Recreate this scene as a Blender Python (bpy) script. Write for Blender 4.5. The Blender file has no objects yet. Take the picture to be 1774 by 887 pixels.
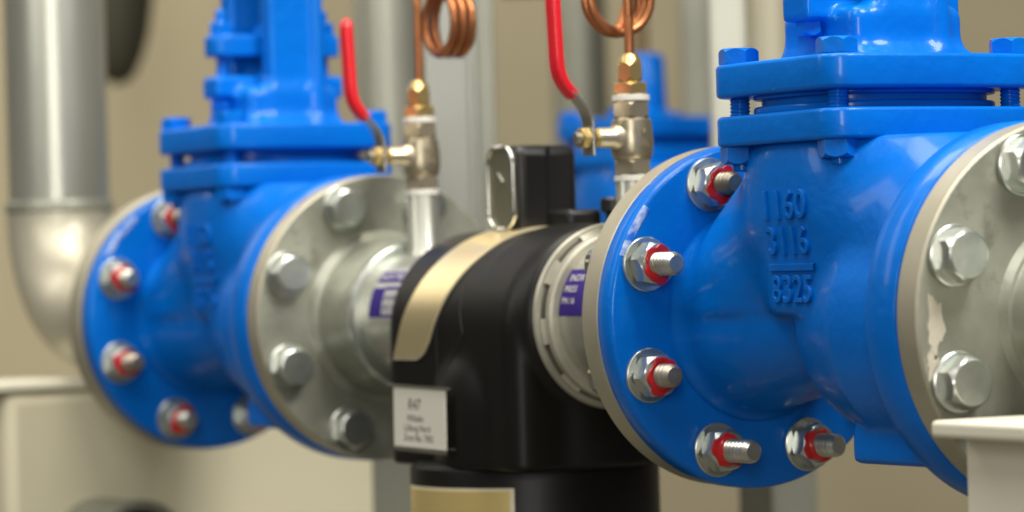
import bpy, math, random
import numpy as np
from mathutils import Vector, Matrix
from mathutils.bvhtree import BVHTree

random.seed(4)
S = 0.12                      # all shapes below are written in bolt-circle radii; 1 radius = 0.12 m
PI = math.pi
sc = bpy.context.scene

# ------------------------------------------------------------------ camera, world, lamps, exposure
CF, CR, CU = (Vector(v) for v in ((-0.86335875, 0.50458168, 0.003), (0.50430183, 0.86305053, -0.02869593), (0.01706859, 0.02326198, 0.99958369)))
CP = Vector((28.8723, -13.6621, 0.395))
FPX = 5948.4
cam_d = bpy.data.cameras.new('camera')
cam = bpy.data.objects.new('camera', cam_d)
sc.collection.objects.link(cam)
m = Matrix.Identity(4)
for i in range(3):
    m[i][0] = CR[i]; m[i][1] = CU[i]; m[i][2] = -CF[i]; m[i][3] = CP[i] * S
cam.matrix_world = m
cam_d.sensor_width = 36
cam_d.lens = 36 * FPX / 1774
cam_d.clip_start = 0.05
cam_d.clip_end = 100
cam_d.dof.use_dof = True
cam_d.dof.focus_distance = 22.7 * S
cam_d.dof.aperture_fstop = 4.7
sc.camera = cam

world = bpy.data.worlds.new('World')
sc.world = world
world.use_nodes = True
wb = world.node_tree.nodes['Background']
wb.inputs[0].default_value = (1.0, 0.95, 0.84, 1)
wb.inputs[1].default_value = 0.075


def area(name, loc, target, size, power, col=(1, 1, 1), size_y=None):
    d = bpy.data.lights.new(name, 'AREA')
    d.energy = power
    d.color = col
    d.size = size
    if size_y:
        d.shape = 'RECTANGLE'; d.size_y = size_y
    o = bpy.data.objects.new(name, d)
    sc.collection.objects.link(o)
    o.location = Vector(loc) * S
    o.rotation_euler = (Vector(target) * S - o.location).to_track_quat('-Z', 'Y').to_euler()
    return o


area('window_light', (22, 3.0, 18), (8, 0, 0), 1.0, 88, (1, 0.97, 0.92), 1.0)
area('ceiling_light', (6, -2, 20), (6, 1, 0), 2.2, 72, (1, 0.95, 0.84), 1.0)
area('front_fill_light', (17, -15, 21), (7, 0, 0), 0.9, 36, (1, 0.98, 0.93), 1.6)  # unseen fill lamp, added to brighten the near sides of the valves
area('back_room_light', (-20, -6, 14), (-28, 8, -2), 2.0, 56, (1, 0.93, 0.80), 2.0)

area('far_window_light', (42, -25, 7), (2, 0, 1), 0.9, 60, (1, 0.97, 0.90), 1.5)
area('left_window_light', (1.5, -12, 10), (-4, 0, -1), 0.7, 13, (1, 0.98, 0.90), 1.6)

sc.view_settings.view_transform = 'Standard'
sc.view_settings.look = 'None'
sc.view_settings.exposure = 0.0
sc.view_settings.gamma = 1.0
sc.render.engine = 'CYCLES'


# ------------------------------------------------------------------ helpers
def at(px, py, depth):
    """point (in radii) seen at a given pixel of the 1774x887 photograph, at a real distance"""
    return CP + CF * depth + CR * ((px - 887) / FPX * depth) - CU * ((py - 443.5) / FPX * depth)


class MB:
    def __init__(s):
        s.v = []; s.f = []

    def add(s, vs, fs):
        n = len(s.v)
        s.v += [tuple(v) for v in vs]
        s.f += [tuple(i + n for i in f) for f in fs]
        return s

    def box(s, x0, x1, y0, y1, z0, z1):
        vs = [(x, y, z) for x in (x0, x1) for y in (y0, y1) for z in (z0, z1)]
        return s.add(vs, [(0, 1, 3, 2), (4, 6, 7, 5), (0, 4, 5, 1), (2, 3, 7, 6), (0, 2, 6, 4), (1, 5, 7, 3)])

    def lathe(s, prof, seg=64, axis='X', o=(0, 0, 0), close=False, a0=0.0, a1=2 * PI):
        """prof: list of (t along axis, radius)"""
        full = abs(a1 - a0 - 2 * PI) < 1e-6
        n = seg if full else seg + 1
        vs = []; fs = []
        for (t, r) in prof:
            for i in range(n):
                a = a0 + (a1 - a0) * i / seg
                c, d = r * math.cos(a), r * math.sin(a)
                p = {'X': (t, c, d), 'Y': (d, t, c), 'Z': (c, d, t)}[axis]
                vs.append((p[0] + o[0], p[1] + o[1], p[2] + o[2]))
        m_ = len(prof)
        for j in range(m_ if close else m_ - 1):
            k = (j + 1) % m_
            for i in range(seg):
                q = (i + 1) % n
                fs.append((j * n + i, j * n + q, k * n + q, k * n + i))
        if not close and full:
            if prof[0][1] > 1e-5: fs.append(tuple(range(n))[::-1])
            if prof[-1][1] > 1e-5: fs.append(tuple((m_ - 1) * n + i for i in range(n)))
        return s.add(vs, fs)

    def tube(s, pts, r, seg=14, flat=None):
        """round tube along a path; flat=(dir, half width, half thickness) gives a flat bar"""
        pts = [Vector(p) for p in pts]
        n = len(pts); vs = []; fs = []
        up = None
        for i, p in enumerate(pts):
            t = (pts[min(i + 1, n - 1)] - pts[max(i - 1, 0)]).normalized()
            if flat:
                a = Vector(flat[0]); a = (a - t * a.dot(t)).normalized(); b = t.cross(a)
                ra, rb = flat[1], flat[2]
                if callable(ra): ra, rb = flat[1](i / (n - 1)), flat[2](i / (n - 1))
            else:
                if up is None:
                    up = Vector((0, 0, 1)) if abs(t.z) < 0.9 else Vector((1, 0, 0))
                a = (up - t * up.dot(t)).normalized(); up = a; b = t.cross(a)
                ra = rb = r(i / (n - 1)) if callable(r) else r
            for k in range(seg):
                an = 2 * PI * k / seg
                c, d = math.cos(an), math.sin(an)
                if flat:
                    c = math.copysign(abs(c) ** 0.6, c); d = math.copysign(abs(d) ** 0.6, d)
                vs.append(p + a * (ra * c) + b * (rb * d))
        for i in range(n - 1):
            for k in range(seg):
                q = (k + 1) % seg
                fs.append((i * seg + k, i * seg + q, (i + 1) * seg + q, (i + 1) * seg + k))
        fs.append(tuple(range(seg))[::-1]); fs.append(tuple((n - 1) * seg + k for k in range(seg)))
        return s.add(vs, fs)

    def prism(s, outline, z0, z1, bev=0.02, top=True):
        """outline in XY, extruded in Z, with rounded arrises"""
        n = len(outline)
        c = (sum(p[0] for p in outline) / n, sum(p[1] for p in outline) / n)
        def ins(d):
            out = []
            for p in outline:
                l = math.hypot(p[0] - c[0], p[1] - c[1])
                out.append((c[0] + (p[0] - c[0]) * (1 - d / l), c[1] + (p[1] - c[1]) * (1 - d / l)))
            return out
        lv = []
        for k in range(5):
            a = k / 4 * PI / 2
            lv.append((bev * (1 - math.sin(a)), z0 + bev * (1 - math.cos(a))))
        for k in range(5):
            a = k / 4 * PI / 2
            lv.append((bev * (1 - math.cos(a)), z1 - bev * (1 - math.sin(a))))
        vs = []; fs = []
        for d, z in lv:
            vs += [(x, y, z) for x, y in ins(d)]
        for j in range(len(lv) - 1):
            for i in range(n):
                q = (i + 1) % n
                fs.append((j * n + i, j * n + q, (j + 1) * n + q, (j + 1) * n + i))
        fs.append(tuple(range(n))[::-1]); fs.append(tuple((len(lv) - 1) * n + i for i in range(n)))
        return s.add(vs, fs)

    def xf(s, M):
        s.v = [tuple(M @ Vector(v)) for v in s.v]
        return s


def mesh_from(name, mb, mat, sharp=35, smooth=True):
    me = bpy.data.meshes.new(name)
    me.from_pydata([(v[0] * S, v[1] * S, v[2] * S) for v in mb.v], [], mb.f)
    me.materials.append(mat)
    me.validate()
    import bmesh
    bm = bmesh.new(); bm.from_mesh(me)
    bmesh.ops.recalc_face_normals(bm, faces=bm.faces)
    bm.to_mesh(me); bm.free()
    if smooth:
        me.polygons.foreach_set('use_smooth', [True] * len(me.polygons))
        me.set_sharp_from_angle(angle=math.radians(sharp))
    me.update()
    return me


def put(name, me, parent=None, loc=(0, 0, 0), rot=None):
    o = bpy.data.objects.new(name, me)
    sc.collection.objects.link(o)
    o.location = Vector(loc) * S
    if rot is not None: o.rotation_euler = rot
    if parent is not None: o.parent = parent
    return o


def part(name, mb, mat, parent=None, loc=(0, 0, 0), rot=None, bevel=0, sharp=35, smooth=True):
    o = put(name, mesh_from(name, mb, mat, sharp, smooth), parent, loc, rot)
    if bevel:
        b = o.modifiers.new('bevel', 'BEVEL')
        b.width = bevel * S; b.segments = 3; b.limit_method = 'ANGLE'; b.angle_limit = math.radians(40)
        b.harden_normals = False
    return o


def thing(name, label, cat, loc=(0, 0, 0), group=None, rot=None):
    o = bpy.data.objects.new(name, None)
    sc.collection.objects.link(o)
    o.empty_display_size = 0.05
    o.location = Vector(loc) * S
    if rot is not None: o.rotation_euler = rot
    return tag(o, label, cat, group)


def tag(o, label=None, cat=None, group=None, kind=None):
    if label: o['label'] = label
    if cat: o['category'] = cat
    if group: o['group'] = group
    if kind: o['kind'] = kind
    return o


# ---- implicit surfaces for castings and moulded shells
def smin(a, b, k):
    h = np.clip(0.5 + 0.5 * (b - a) / k, 0, 1)
    return b * (1 - h) + a * h - k * h * (1 - h)


def smax(a, b, k):
    return -smin(-a, -b, k)


def s_rbox(X, Y, Z, c, h, r):
    qx, qy, qz = np.abs(X - c[0]) - h[0] + r, np.abs(Y - c[1]) - h[1] + r, np.abs(Z - c[2]) - h[2] + r
    return np.sqrt(np.maximum(qx, 0) ** 2 + np.maximum(qy, 0) ** 2 + np.maximum(qz, 0) ** 2) + np.minimum(np.maximum(qx, np.maximum(qy, qz)), 0) - r


def s_cone(X, Y, Z, a, b, ra, rb, flat=False):
    a = np.array(a, float); b = np.array(b, float); d = b - a; L = d @ d
    t = ((X - a[0]) * d[0] + (Y - a[1]) * d[1] + (Z - a[2]) * d[2]) / L
    tc = np.clip(t, 0, 1)
    q = np.sqrt((X - a[0] - d[0] * tc) ** 2 + (Y - a[1] - d[1] * tc) ** 2 + (Z - a[2] - d[2] * tc) ** 2)
    if flat:
        tt = t
        q = np.sqrt((X - a[0] - d[0] * tt) ** 2 + (Y - a[1] - d[1] * tt) ** 2 + (Z - a[2] - d[2] * tt) ** 2)
        side = q - (ra + (rb - ra) * tc)
        end = np.maximum(-t, t - 1) * math.sqrt(L)
        return np.maximum(side, end)
    return q - (ra + (rb - ra) * tc)


def nets(fn, lo, hi, h):
    """naive surface nets over fn(X,Y,Z) < 0"""
    ax = [np.arange(lo[i], hi[i] + h, h) for i in range(3)]
    X, Y, Z = np.meshgrid(*ax, indexing='ij')
    D = fn(X, Y, Z)
    nx, ny, nz = D.shape
    c = D[:-1, :-1, :-1].shape
    acc = np.zeros(c + (3,)); cnt = np.zeros(c)
    corners = [(i, j, k) for i in (0, 1) for j in (0, 1) for k in (0, 1)]
    sub = lambda o: D[o[0]:nx - 1 + o[0], o[1]:ny - 1 + o[1], o[2]:nz - 1 + o[2]]
    for a in corners:
        for ax_ in range(3):
            if a[ax_] == 1: continue
            b = list(a); b[ax_] = 1
            da, db = sub(a), sub(b)
            cr = (da < 0) != (db < 0)
            t = np.where(cr, da / np.where(cr, da - db, 1), 0)
            for q in range(3):
                acc[..., q] += np.where(cr, a[q] + (t if q == ax_ else 0), 0)
            cnt += cr
    mask = cnt > 0
    idx = -np.ones(c, int); idx[mask] = np.arange(mask.sum())
    ijk = np.argwhere(mask)
    pos = (ijk + acc[mask] / cnt[mask][:, None]) * h + np.array(lo)
    faces = []
    for ax_ in range(3):
        o = [(slice(None),) * 3]
        A = [slice(1, -1)] * 3; A[ax_] = slice(0, -1); B = list(A); B[ax_] = slice(1, None)
        a_, b_ = D[tuple(A)], D[tuple(B)]
        cr = (a_ < 0) != (b_ < 0)
        p = np.argwhere(cr)
        u, w = [(1, 2), (2, 0), (0, 1)][ax_]
        base = p.copy()
        for q in range(3):
            if q != ax_: base[:, q] += 1
        def cell(du, dw):
            e = base.copy(); e[:, u] -= du; e[:, w] -= dw
            return idx[e[:, 0], e[:, 1], e[:, 2]]
        quad = np.stack([cell(1, 1), cell(0, 1), cell(0, 0), cell(1, 0)], 1)
        faces.append(quad)
    F = np.concatenate(faces)
    F = F[(F >= 0).all(1)]
    return pos, F


def nets_mesh(name, fn, lo, hi, h, mat):
    pos, F = nets(fn, lo, hi, h)
    mb = MB(); mb.v = [tuple(p) for p in pos.tolist()]; mb.f = [tuple(f) for f in F.tolist()]
    return mesh_from(name, mb, mat, 75), pos, F


def text_mb(txt, size, extrude=0.0, align='CENTER', bevel=0.0, spacing=1.0, yscale=1.0):
    cu = bpy.data.curves.new('t', 'FONT')
    cu.body = txt; cu.size = size; cu.extrude = extrude; cu.bevel_depth = bevel
    cu.align_x = align; cu.align_y = 'CENTER'; cu.resolution_u = 3
    cu.space_character = spacing
    o = bpy.data.objects.new('t', cu)
    sc.collection.objects.link(o)
    bpy.context.view_layer.update()
    dg = bpy.context.evaluated_depsgraph_get()
    me = bpy.data.meshes.new_from_object(o.evaluated_get(dg))
    mb = MB(); mb.add([(v.co[0], v.co[1] * yscale, v.co[2]) for v in me.vertices], [tuple(p.vertices) for p in me.polygons])
    bpy.data.objects.remove(o); bpy.data.meshes.remove(me); bpy.data.curves.remove(cu)
    return mb


# ------------------------------------------------------------------ materials
def mat(name, col, rough=0.5, metal=0.0, coat=0.0, var=None, vs=8.0, bump=0.0, bs=60.0, rvar=0.0, coords='Object', spec=None, soft=0.03, bump2=0.0, spots=None, stretch=None):
    """var: second colour mixed in by noise; spots: (colour, scale, threshold)"""
    M = bpy.data.materials.new(name); M.use_nodes = True
    nt = M.node_tree; N = nt.nodes; L = nt.links
    b = N['Principled BSDF']
    b.inputs['Base Color'].default_value = (*col, 1)
    b.inputs['Roughness'].default_value = rough
    b.inputs['Metallic'].default_value = metal
    if spec is not None: b.inputs['Specular IOR Level'].default_value = spec
    if coat:
        b.inputs['Coat Weight'].default_value = coat; b.inputs['Coat Roughness'].default_value = 0.12
    tc = N.new('ShaderNodeTexCoord')
    src = tc.outputs[coords]
    if stretch:
        mp = N.new('ShaderNodeMapping'); mp.inputs['Scale'].default_value = stretch
        L.new(src, mp.inputs[0]); src = mp.outputs[0]
    last = None
    if var:
        n = N.new('ShaderNodeTexNoise'); n.inputs['Scale'].default_value = vs; n.inputs['Detail'].default_value = 6
        L.new(src, n.inputs['Vector'])
        r = N.new('ShaderNodeValToRGB'); r.color_ramp.elements[0].position = 0.36; r.color_ramp.elements[1].position = 0.66
        r.color_ramp.elements[0].color = (*col, 1); r.color_ramp.elements[1].color = (*var, 1)
        L.new(n.outputs['Fac'], r.inputs[0]); last = r.outputs[0]
        if rvar:
            mr = N.new('ShaderNodeMapRange'); mr.inputs['To Min'].default_value = rough - rvar; mr.inputs['To Max'].default_value = rough + rvar
            L.new(n.outputs['Fac'], mr.inputs[0]); L.new(mr.outputs[0], b.inputs['Roughness'])
    if spots:
        n = N.new('ShaderNodeTexNoise'); n.inputs['Scale'].default_value = spots[1]; n.inputs['Detail'].default_value = 5
        n.inputs['Roughness'].default_value = 0.65
        L.new(src, n.inputs['Vector'])
        r = N.new('ShaderNodeValToRGB'); r.color_ramp.elements[0].position = spots[2]; r.color_ramp.elements[1].position = spots[2] + soft
        L.new(n.outputs['Fac'], r.inputs[0])
        mx = N.new('ShaderNodeMix'); mx.data_type = 'RGBA'
        L.new(r.outputs[0], mx.inputs[0])
        if last: L.new(last, mx.inputs[6])
        else: mx.inputs[6].default_value = (*col, 1)
        mx.inputs[7].default_value = (*spots[0], 1)
        last = mx.outputs[2]
    if last: L.new(last, b.inputs['Base Color'])
    if bump2:
        n2 = N.new('ShaderNodeTexNoise'); n2.inputs['Scale'].default_value = 22; n2.inputs['Detail'].default_value = 3
        L.new(src, n2.inputs['Vector'])
        bp2 = N.new('ShaderNodeBump'); bp2.inputs['Strength'].default_value = bump2; bp2.inputs['Distance'].default_value = 0.004
        L.new(n2.outputs['Fac'], bp2.inputs['Height'])
    if bump:
        n = N.new('ShaderNodeTexNoise'); n.inputs['Scale'].default_value = bs; n.inputs['Detail'].default_value = 4
        L.new(src, n.inputs['Vector'])
        bp = N.new('ShaderNodeBump'); bp.inputs['Strength'].default_value = bump; bp.inputs['Distance'].default_value = 0.002
        L.new(n.outputs['Fac'], bp.inputs['Height']); L.new(bp.outputs[0], b.inputs['Normal'])
        if bump2: L.new(bp2.outputs[0], bp.inputs['Normal'])
    return M


BLUE = mat('blue_enamel', (0.0, 0.152, 0.63), 0.35, 0, 0.24, spec=0.13, bump2=0.30, var=(0.0, 0.122, 0.52), vs=6, bump=0.40, bs=75, rvar=0.10, spots=((0.03, 0.25, 0.72), 48, 0.69))
GALV = mat('galvanised_steel', (0.27, 0.275, 0.225), 0.46, 0.55, var=(0.40, 0.405, 0.335), vs=13, bump=0.25, bs=90, rvar=0.14, spots=((0.19, 0.185, 0.145), 16, 0.60), soft=0.12)
GALVP = mat('galvanised_pipe_steel', (0.46, 0.46, 0.40), 0.33, 0.75, var=(0.55, 0.55, 0.48), vs=7, bump=0.08, bs=60, rvar=0.06, stretch=(1, 1, .35))
EDGE = mat('turned_flange_edge', (0.40, 0.37, 0.28), 0.42, 0.5, var=(0.50, 0.46, 0.35), vs=14, bump=0.08, bs=80)
ZINC = mat('zinc_plated_steel', (0.47, 0.52, 0.49), 0.30, 0.9, var=(0.62, 0.63, 0.58), vs=30, rvar=0.08, bump=0.06, bs=120)
STUD = mat('bolt_thread_steel', (0.60, 0.61, 0.57), 0.32, 0.85, var=(0.42, 0.38, 0.30), vs=26, rvar=0.08)
STUD_DARK = mat('oiled_bolt_thread', (0.16, 0.14, 0.10), 0.4, 0.8, var=(0.30, 0.27, 0.22), vs=26)
STUD_RUST = mat('rusty_bolt_thread', (0.48, 0.45, 0.40), 0.40, 0.8, var=(0.24, 0.17, 0.11), vs=30)
RED = mat('red_seal_paint', (0.42, 0.006, 0.010), 0.38, 0, 0.3, var=(0.58, 0.016, 0.018), vs=40)
LEVER = mat('red_plastic_grip', (0.70, 0.012, 0.022), 0.34, 0, 0.3, bump=0.05, bs=90)
BLACK = mat('black_moulded_shell', (0.0035, 0.0033, 0.0027), 0.42, 0, 0.0, spec=0.30, var=(0.0055, 0.0052, 0.0042), vs=12, bump=0.05, bs=160)
BLACKG = mat('black_plastic', (0.008, 0.008, 0.0075), 0.42, 0, bump=0.05, bs=120)
GOLD = mat('gold_foil', (0.90, 0.74, 0.42), 0.30, 0.80, var=(0.92, 0.77, 0.46), vs=4, stretch=(14, 1, 1), rvar=0.02)
GOLDB = mat('gold_foil_border', (0.85, 0.78, 0.58), 0.35, 0.5)
PAPER = mat('white_card', (0.62, 0.60, 0.52), 0.6, var=(0.66, 0.64, 0.56), vs=10)
INK = mat('dark_ink', (0.03, 0.03, 0.028), 0.6)
BRASS = mat('brass', (0.72, 0.54, 0.23), 0.28, 0.85, var=(0.62, 0.46, 0.19), vs=20, rvar=0.06)
NICKEL = mat('nickel_plated_brass', (0.60, 0.525, 0.38), 0.34, 0.85, var=(0.44, 0.385, 0.27), vs=24, rvar=0.08, bump=0.10, bs=110)
STEELH = mat('bare_steel_lever', (0.55, 0.53, 0.47), 0.3, 0.9, var=(0.42, 0.40, 0.34), vs=20)
COPPER = mat('copper_tube', (0.50, 0.20, 0.08), 0.38, 0.8, var=(0.36, 0.13, 0.05), vs=16, rvar=0.08)
PTFE = mat('white_sealing_tape', (0.72, 0.70, 0.62), 0.6)
PURPLE = mat('purple_print', (0.030, 0.015, 0.17), 0.55, spec=0.2)
STICK = mat('clear_grey_sticker', (0.50, 0.50, 0.48), 0.4, 0.2)
CREAM = mat('cream_steel_paint', (0.72, 0.69, 0.56), 0.42, 0, 0.15, var=(0.76, 0.72, 0.59), vs=5, bump=0.04, bs=50)
RING = mat('worn_clamp_ring', (0.46, 0.44, 0.36), 0.42, 0.35, var=(0.32, 0.30, 0.24), vs=18, bump=0.1, bs=70)
DARK = mat('dark_gap', (0.02, 0.02, 0.018), 0.7)
DARKINS = mat('dark_pipe_insulation', (0.035, 0.033, 0.018), 0.7, bump=0.1, bs=30)
WALL = mat('tan_plaster_wall', (0.41, 0.36, 0.24), 0.85, var=(0.45, 0.395, 0.265), vs=2.0, bump=0.1, bs=20)
CHROME = mat('polished_clip_rim', (0.72, 0.72, 0.66), 0.16, 0.95)
CLIPIN = mat('dull_clip_plate', (0.22, 0.215, 0.15), 0.35, 0.6, var=(0.28, 0.27, 0.19), vs=6)
GREYST = mat('grey_floor_steel', (0.20, 0.20, 0.155), 0.6, 0.2)
FLOOR = mat('grey_concrete_floor', (0.10, 0.095, 0.075), 0.7, var=(0.13, 0.12, 0.09), vs=3)


# ------------------------------------------------------------------ setting
def wall():
    mb = MB()
    c = at(887, 443, 62)
    d = Vector((CF.x, CF.y, 0)).normalized(); r = Vector((CR.x, CR.y, 0)).normalized()
    vs = []
    for t in (0, 1.5):
        for x, z in ((-34, -11), (34, -11), (34, 24), (-34, 24)):
            p = c + d * t + r * x; vs.append((p.x, p.y, z))
    mb.add(vs, [(0, 1, 2, 3), (4, 7, 6, 5), (0, 4, 5, 1), (1, 5, 6, 2), (2, 6, 7, 3), (3, 7, 4, 0)])
    tag(part('wall', mb, WALL, smooth=False), kind='structure')
    f = MB()
    vs = []
    for x, y in ((-34, 0), (34, 0), (34, -62), (-34, -62)):
        p = c + r * x + d * y; vs.append((p.x, p.y, -8.0))
    for x, y in ((-34, 0), (34, 0), (34, -62), (-34, -62)):
        p = c + r * x + d * y; vs.append((p.x, p.y, -8.5))
    f.add(vs, [(0, 1, 2, 3), (4, 7, 6, 5), (0, 4, 5, 1), (1, 5, 6, 2), (2, 6, 7, 3), (3, 7, 4, 0)])
    tag(part('floor', f, FLOOR, smooth=False), kind='structure')


wall()

# ------------------------------------------------------------------ shared meshes: bolts
def hexa(t0, t1, ac, axis='X', cham=0.28, both=False):
    """hexagon prism with turned chamfer; ac = across corners"""
    R = ac / 2; A = R * math.cos(PI / 6)
    mb = MB(); n = 48
    h = t1 - t0
    vs = []; fs = []
    rings = []
    c = abs(h) * cham
    sg = 1 if h > 0 else -1
    def rad(a): return A / math.cos(((a + PI / 6) % (PI / 3)) - PI / 6)
    if both:
        rings.append((t0, lambda a: A * 0.95)); rings.append((t0, lambda a: A * 0.98))
        # side drops towards the corners
        rings.append((None, 0))
    prof = []
    def side_t(a, end):
        k = (rad(a) - A) / (R - A)
        return k * c * 0.75
    for j in range(4):
        for i in range(n):
            a = 2 * PI * i / n
            if j == 0: t, r = t0 + (sg * side_t(a, 0) if both else 0), rad(a)
            elif j == 1: t, r = t1 - sg * (side_t(a, 1) + c * 0.12), rad(a)
            elif j == 2: t, r = t1 - sg * 0.012 * abs(h), A * 0.955
            else: t, r = t1, A * 0.925
            co, si = r * math.cos(a), r * math.sin(a)
            vs.append({'X': (t, co, si), 'Z': (co, si, t), 'Y': (si, t, co)}[axis])
    for j in range(3):
        for i in range(n):
            q = (i + 1) % n
            fs.append((j * n + i, j * n + q, (j + 1) * n + q, (j + 1) * n + i))
    fs.append(tuple(range(n))[::-1]); fs.append(tuple(3 * n + i for i in range(n)))
    return mb.add(vs, fs)


def thread_prof(t0, t1, r, pitch=0.040, depth=0.013):
    n = max(2, int(abs(t1 - t0) / pitch))
    pr = []
    for i in range(n):
        t = t0 + (t1 - t0) * i / n
        d = (t1 - t0) / n
        pr += [(t, r - depth), (t + d * 0.38, r), (t + d * 0.55, r), (t + d * 0.93, r - depth)]
    return pr


SH = 0.083
GW = 0.22      # grey flange thickness
BW = 0.18      # blue flange thickness


def big_bolt_mesh(length):
    mb = hexa(0.0, 0.165, 0.335)
    mb.xf(Matrix.Rotation(PI, 4, 'Z'))        # head points to -X, bolt runs to +X from 0
    L_ = length
    mb.lathe([(-0.01, SH), (GW + BW, SH)] + thread_prof(GW + BW, L_ - 0.03, SH) + [(L_ - 0.025, SH - 0.004), (L_, SH - 0.026), (L_, 0.0)], 28)
    return mesh_from('flange_bolt', mb, STUD, 30)


bolt_meshes = {k: big_bolt_mesh(GW + BW + k) for k in (0.34, 0.40, 0.47)}
bolt_meshes[0.0] = mesh_from('flange_bolt', MB().lathe([(-0.01, SH), (GW + 0.15, SH), (GW + 0.16, 0)], 20), STUD, 30)
head_zinc = mesh_from('bolt_head', MB().add(*(lambda h: (h.v, h.f))(hexa(0.0, 0.168, 0.338))), ZINC, 14)
nut_mesh = mesh_from('hex_nut', hexa(0.03, 0.175, 0.318, both=True), ZINC, 14)
washer_mesh = mesh_from('washer', MB().lathe([(0.0, 0.05), (0.0, 0.183), (0.006, 0.19), (0.026, 0.19), (0.032, 0.183), (0.032, 0.05)], 48), ZINC, 30)


def paint_mesh(seed):  # brushed sealing paint round the thread
    rnd = random.Random(seed)
    n = 40; vs = []; fs = []
    ph = [rnd.uniform(0, 6.28) for _ in range(4)]
    def ro(a): return 0.128 + 0.012 * math.sin(2 * a + ph[0]) + 0.009 * math.sin(5 * a + ph[1]) + 0.005 * math.sin(9 * a + ph[2])
    gap = rnd.uniform(0, 6.28)
    for i in range(n):
        a = 2 * PI * i / n
        k = 0.62 + 0.38 * math.sin(a + gap)
        r1 = min(ro(a) * (0.92 + 0.12 * k), 0.15)
        pts = [(0.172, SH - 0.02), (0.172 + 0.036 * k, SH - 0.01), (0.172 + 0.032 * k, SH + 0.009), (0.172 + 0.014, SH + 0.012 + 0.006 * k), (0.172 + 0.011, r1 - 0.006), (0.170, r1)]
        for t, r in pts:
            vs.append((t, r * math.cos(a), r * math.sin(a)))
    for i in range(n):
        for j in range(6):
            q = (i + 1) % n; w = (j + 1) % 6
            fs.append((i * 6 + j, q * 6 + j, q * 6 + w, i * 6 + w))
    return mesh_from('paint_mark', MB().add(vs, fs), RED, 50)


paints = [paint_mesh(i) for i in range(5)]


def flange_bolts(parent, uplane, nuts_right, ext, rot0=0.0):
    """eight bolts; uplane = inner face of the blue flange (nut side), local to parent"""
    for k in range(8):
        a = PI / 8 + k * PI / 4
        e = ext[k % len(ext)]
        y, z = math.cos(a), math.sin(a)
        sgn = 1 if nuts_right else -1
        x0 = uplane - BW - GW if nuts_right else uplane + BWR + GW
        rx = random.uniform(0, PI / 3)
        R = (rx, 0, 0) if nuts_right else (rx, 0, PI)
        b = put('flange_bolt', bolt_meshes[e if nuts_right else 0.0], parent, (x0, y, z), R)
        if nuts_right and k in (2, 4):
            if ('v', k, e) not in bolt_meshes:
                mv = bolt_meshes[e].copy(); mv.materials[0] = STUD_DARK if k == 2 else STUD_RUST; bolt_meshes[('v', k, e)] = mv
            b.data = bolt_meshes[('v', k, e)]
        put('bolt_head', head_zinc, b, (-0.0, 0, 0), (0.3, 0, PI))
        put('washer', washer_mesh, b, (-0.004, 0, 0), (0, 0, PI))
        if nuts_right:
            put('washer', washer_mesh, b, (GW + BW + 0.002, 0, 0))
            put('hex_nut', nut_mesh, b, (GW + BW, 0, 0), (random.uniform(0, 1), 0, 0))
            put('paint_mark', paints[k % 5], b, (GW + BW, 0, 0), (random.uniform(0, 6), 0, 0))


# ------------------------------------------------------------------ gate valve
OD = 1.215
XL, XR, BWR = -1.45, 1.47, 0.31          # inner faces of the two blue flanges, from the stem


def valve_sdf(X, Y, Z):
    # upper casting: neck under the bonnet flaring down towards both flanges, ending in a shelf on the axis
    ch = s_rbox(X, Y, Z, (0.12, 0, 0.45), (0.52, 0.77, 0.80), 0.36)
    neck = s_rbox(X, Y, Z, (0.0, 0, 0.85), (0.55, 0.72, 0.40), 0.26)
    fl = s_cone(X, Y, Z, (0.05, 0, 1.05), (-1.25, 0, 0.06), 0.66, 0.68)
    fr = s_cone(X, Y, Z, (0.0, 0, 1.05), (1.40, 0, 0.12), 0.66, 0.80)
    up = smin(smin(ch, neck, 0.15), smin(fl, fr, 0.1), 0.34)
    up = smax(up, 0.02 - Z, 0.06)
    # lower hubs
    hubL = s_cone(X, Y, Z, (-1.62, 0, 0), (0.3, 0, 0.0), 0.73, 0.36, True)
    r = np.sqrt(Y ** 2 + (Z + 0.04) ** 2)
    hubR = smax(r - 0.62 - 0.26 * np.clip((X + .12) / .75, 0, 1) ** 0.7, -0.12 - X, 0.16)
    hubR = np.maximum(hubR, X - 1.70)
    d = smin(up, hubL, 0.07)
    d = smin(d, hubR, 0.06)
    foot = s_rbox(X, Y, Z, (0.80, 0, -0.82), (0.42, 0.55, 0.13), 0.05)
    d = smin(d, foot, 0.04)
    cf = np.maximum(np.sqrt(Y ** 2 + Z ** 2) - 0.72, np.abs(X - (XL - 0.08)) - 0.08)
    d = smin(d, cf, 0.15)
    cf = np.maximum(np.sqrt(Y ** 2 + Z ** 2) - 0.95, np.abs(X - (XR + 0.08)) - 0.08)
    d = smin(d, cf, 0.16)
    d = smax(d, XL - 0.12 - X, 0.01)
    d = smax(d, X - XR - 0.12, 0.01)
    d = smax(d, Z - 1.17, 0.01)
    return d


body_mesh, bpos, bF = nets_mesh('body', valve_sdf, (-1.75, -1.06, -1.12), (1.85, 1.06, 1.30), 0.028, BLUE)
body_bvh = BVHTree.FromPolygons([Vector(p) for p in bpos.tolist()], bF.tolist())


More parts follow.
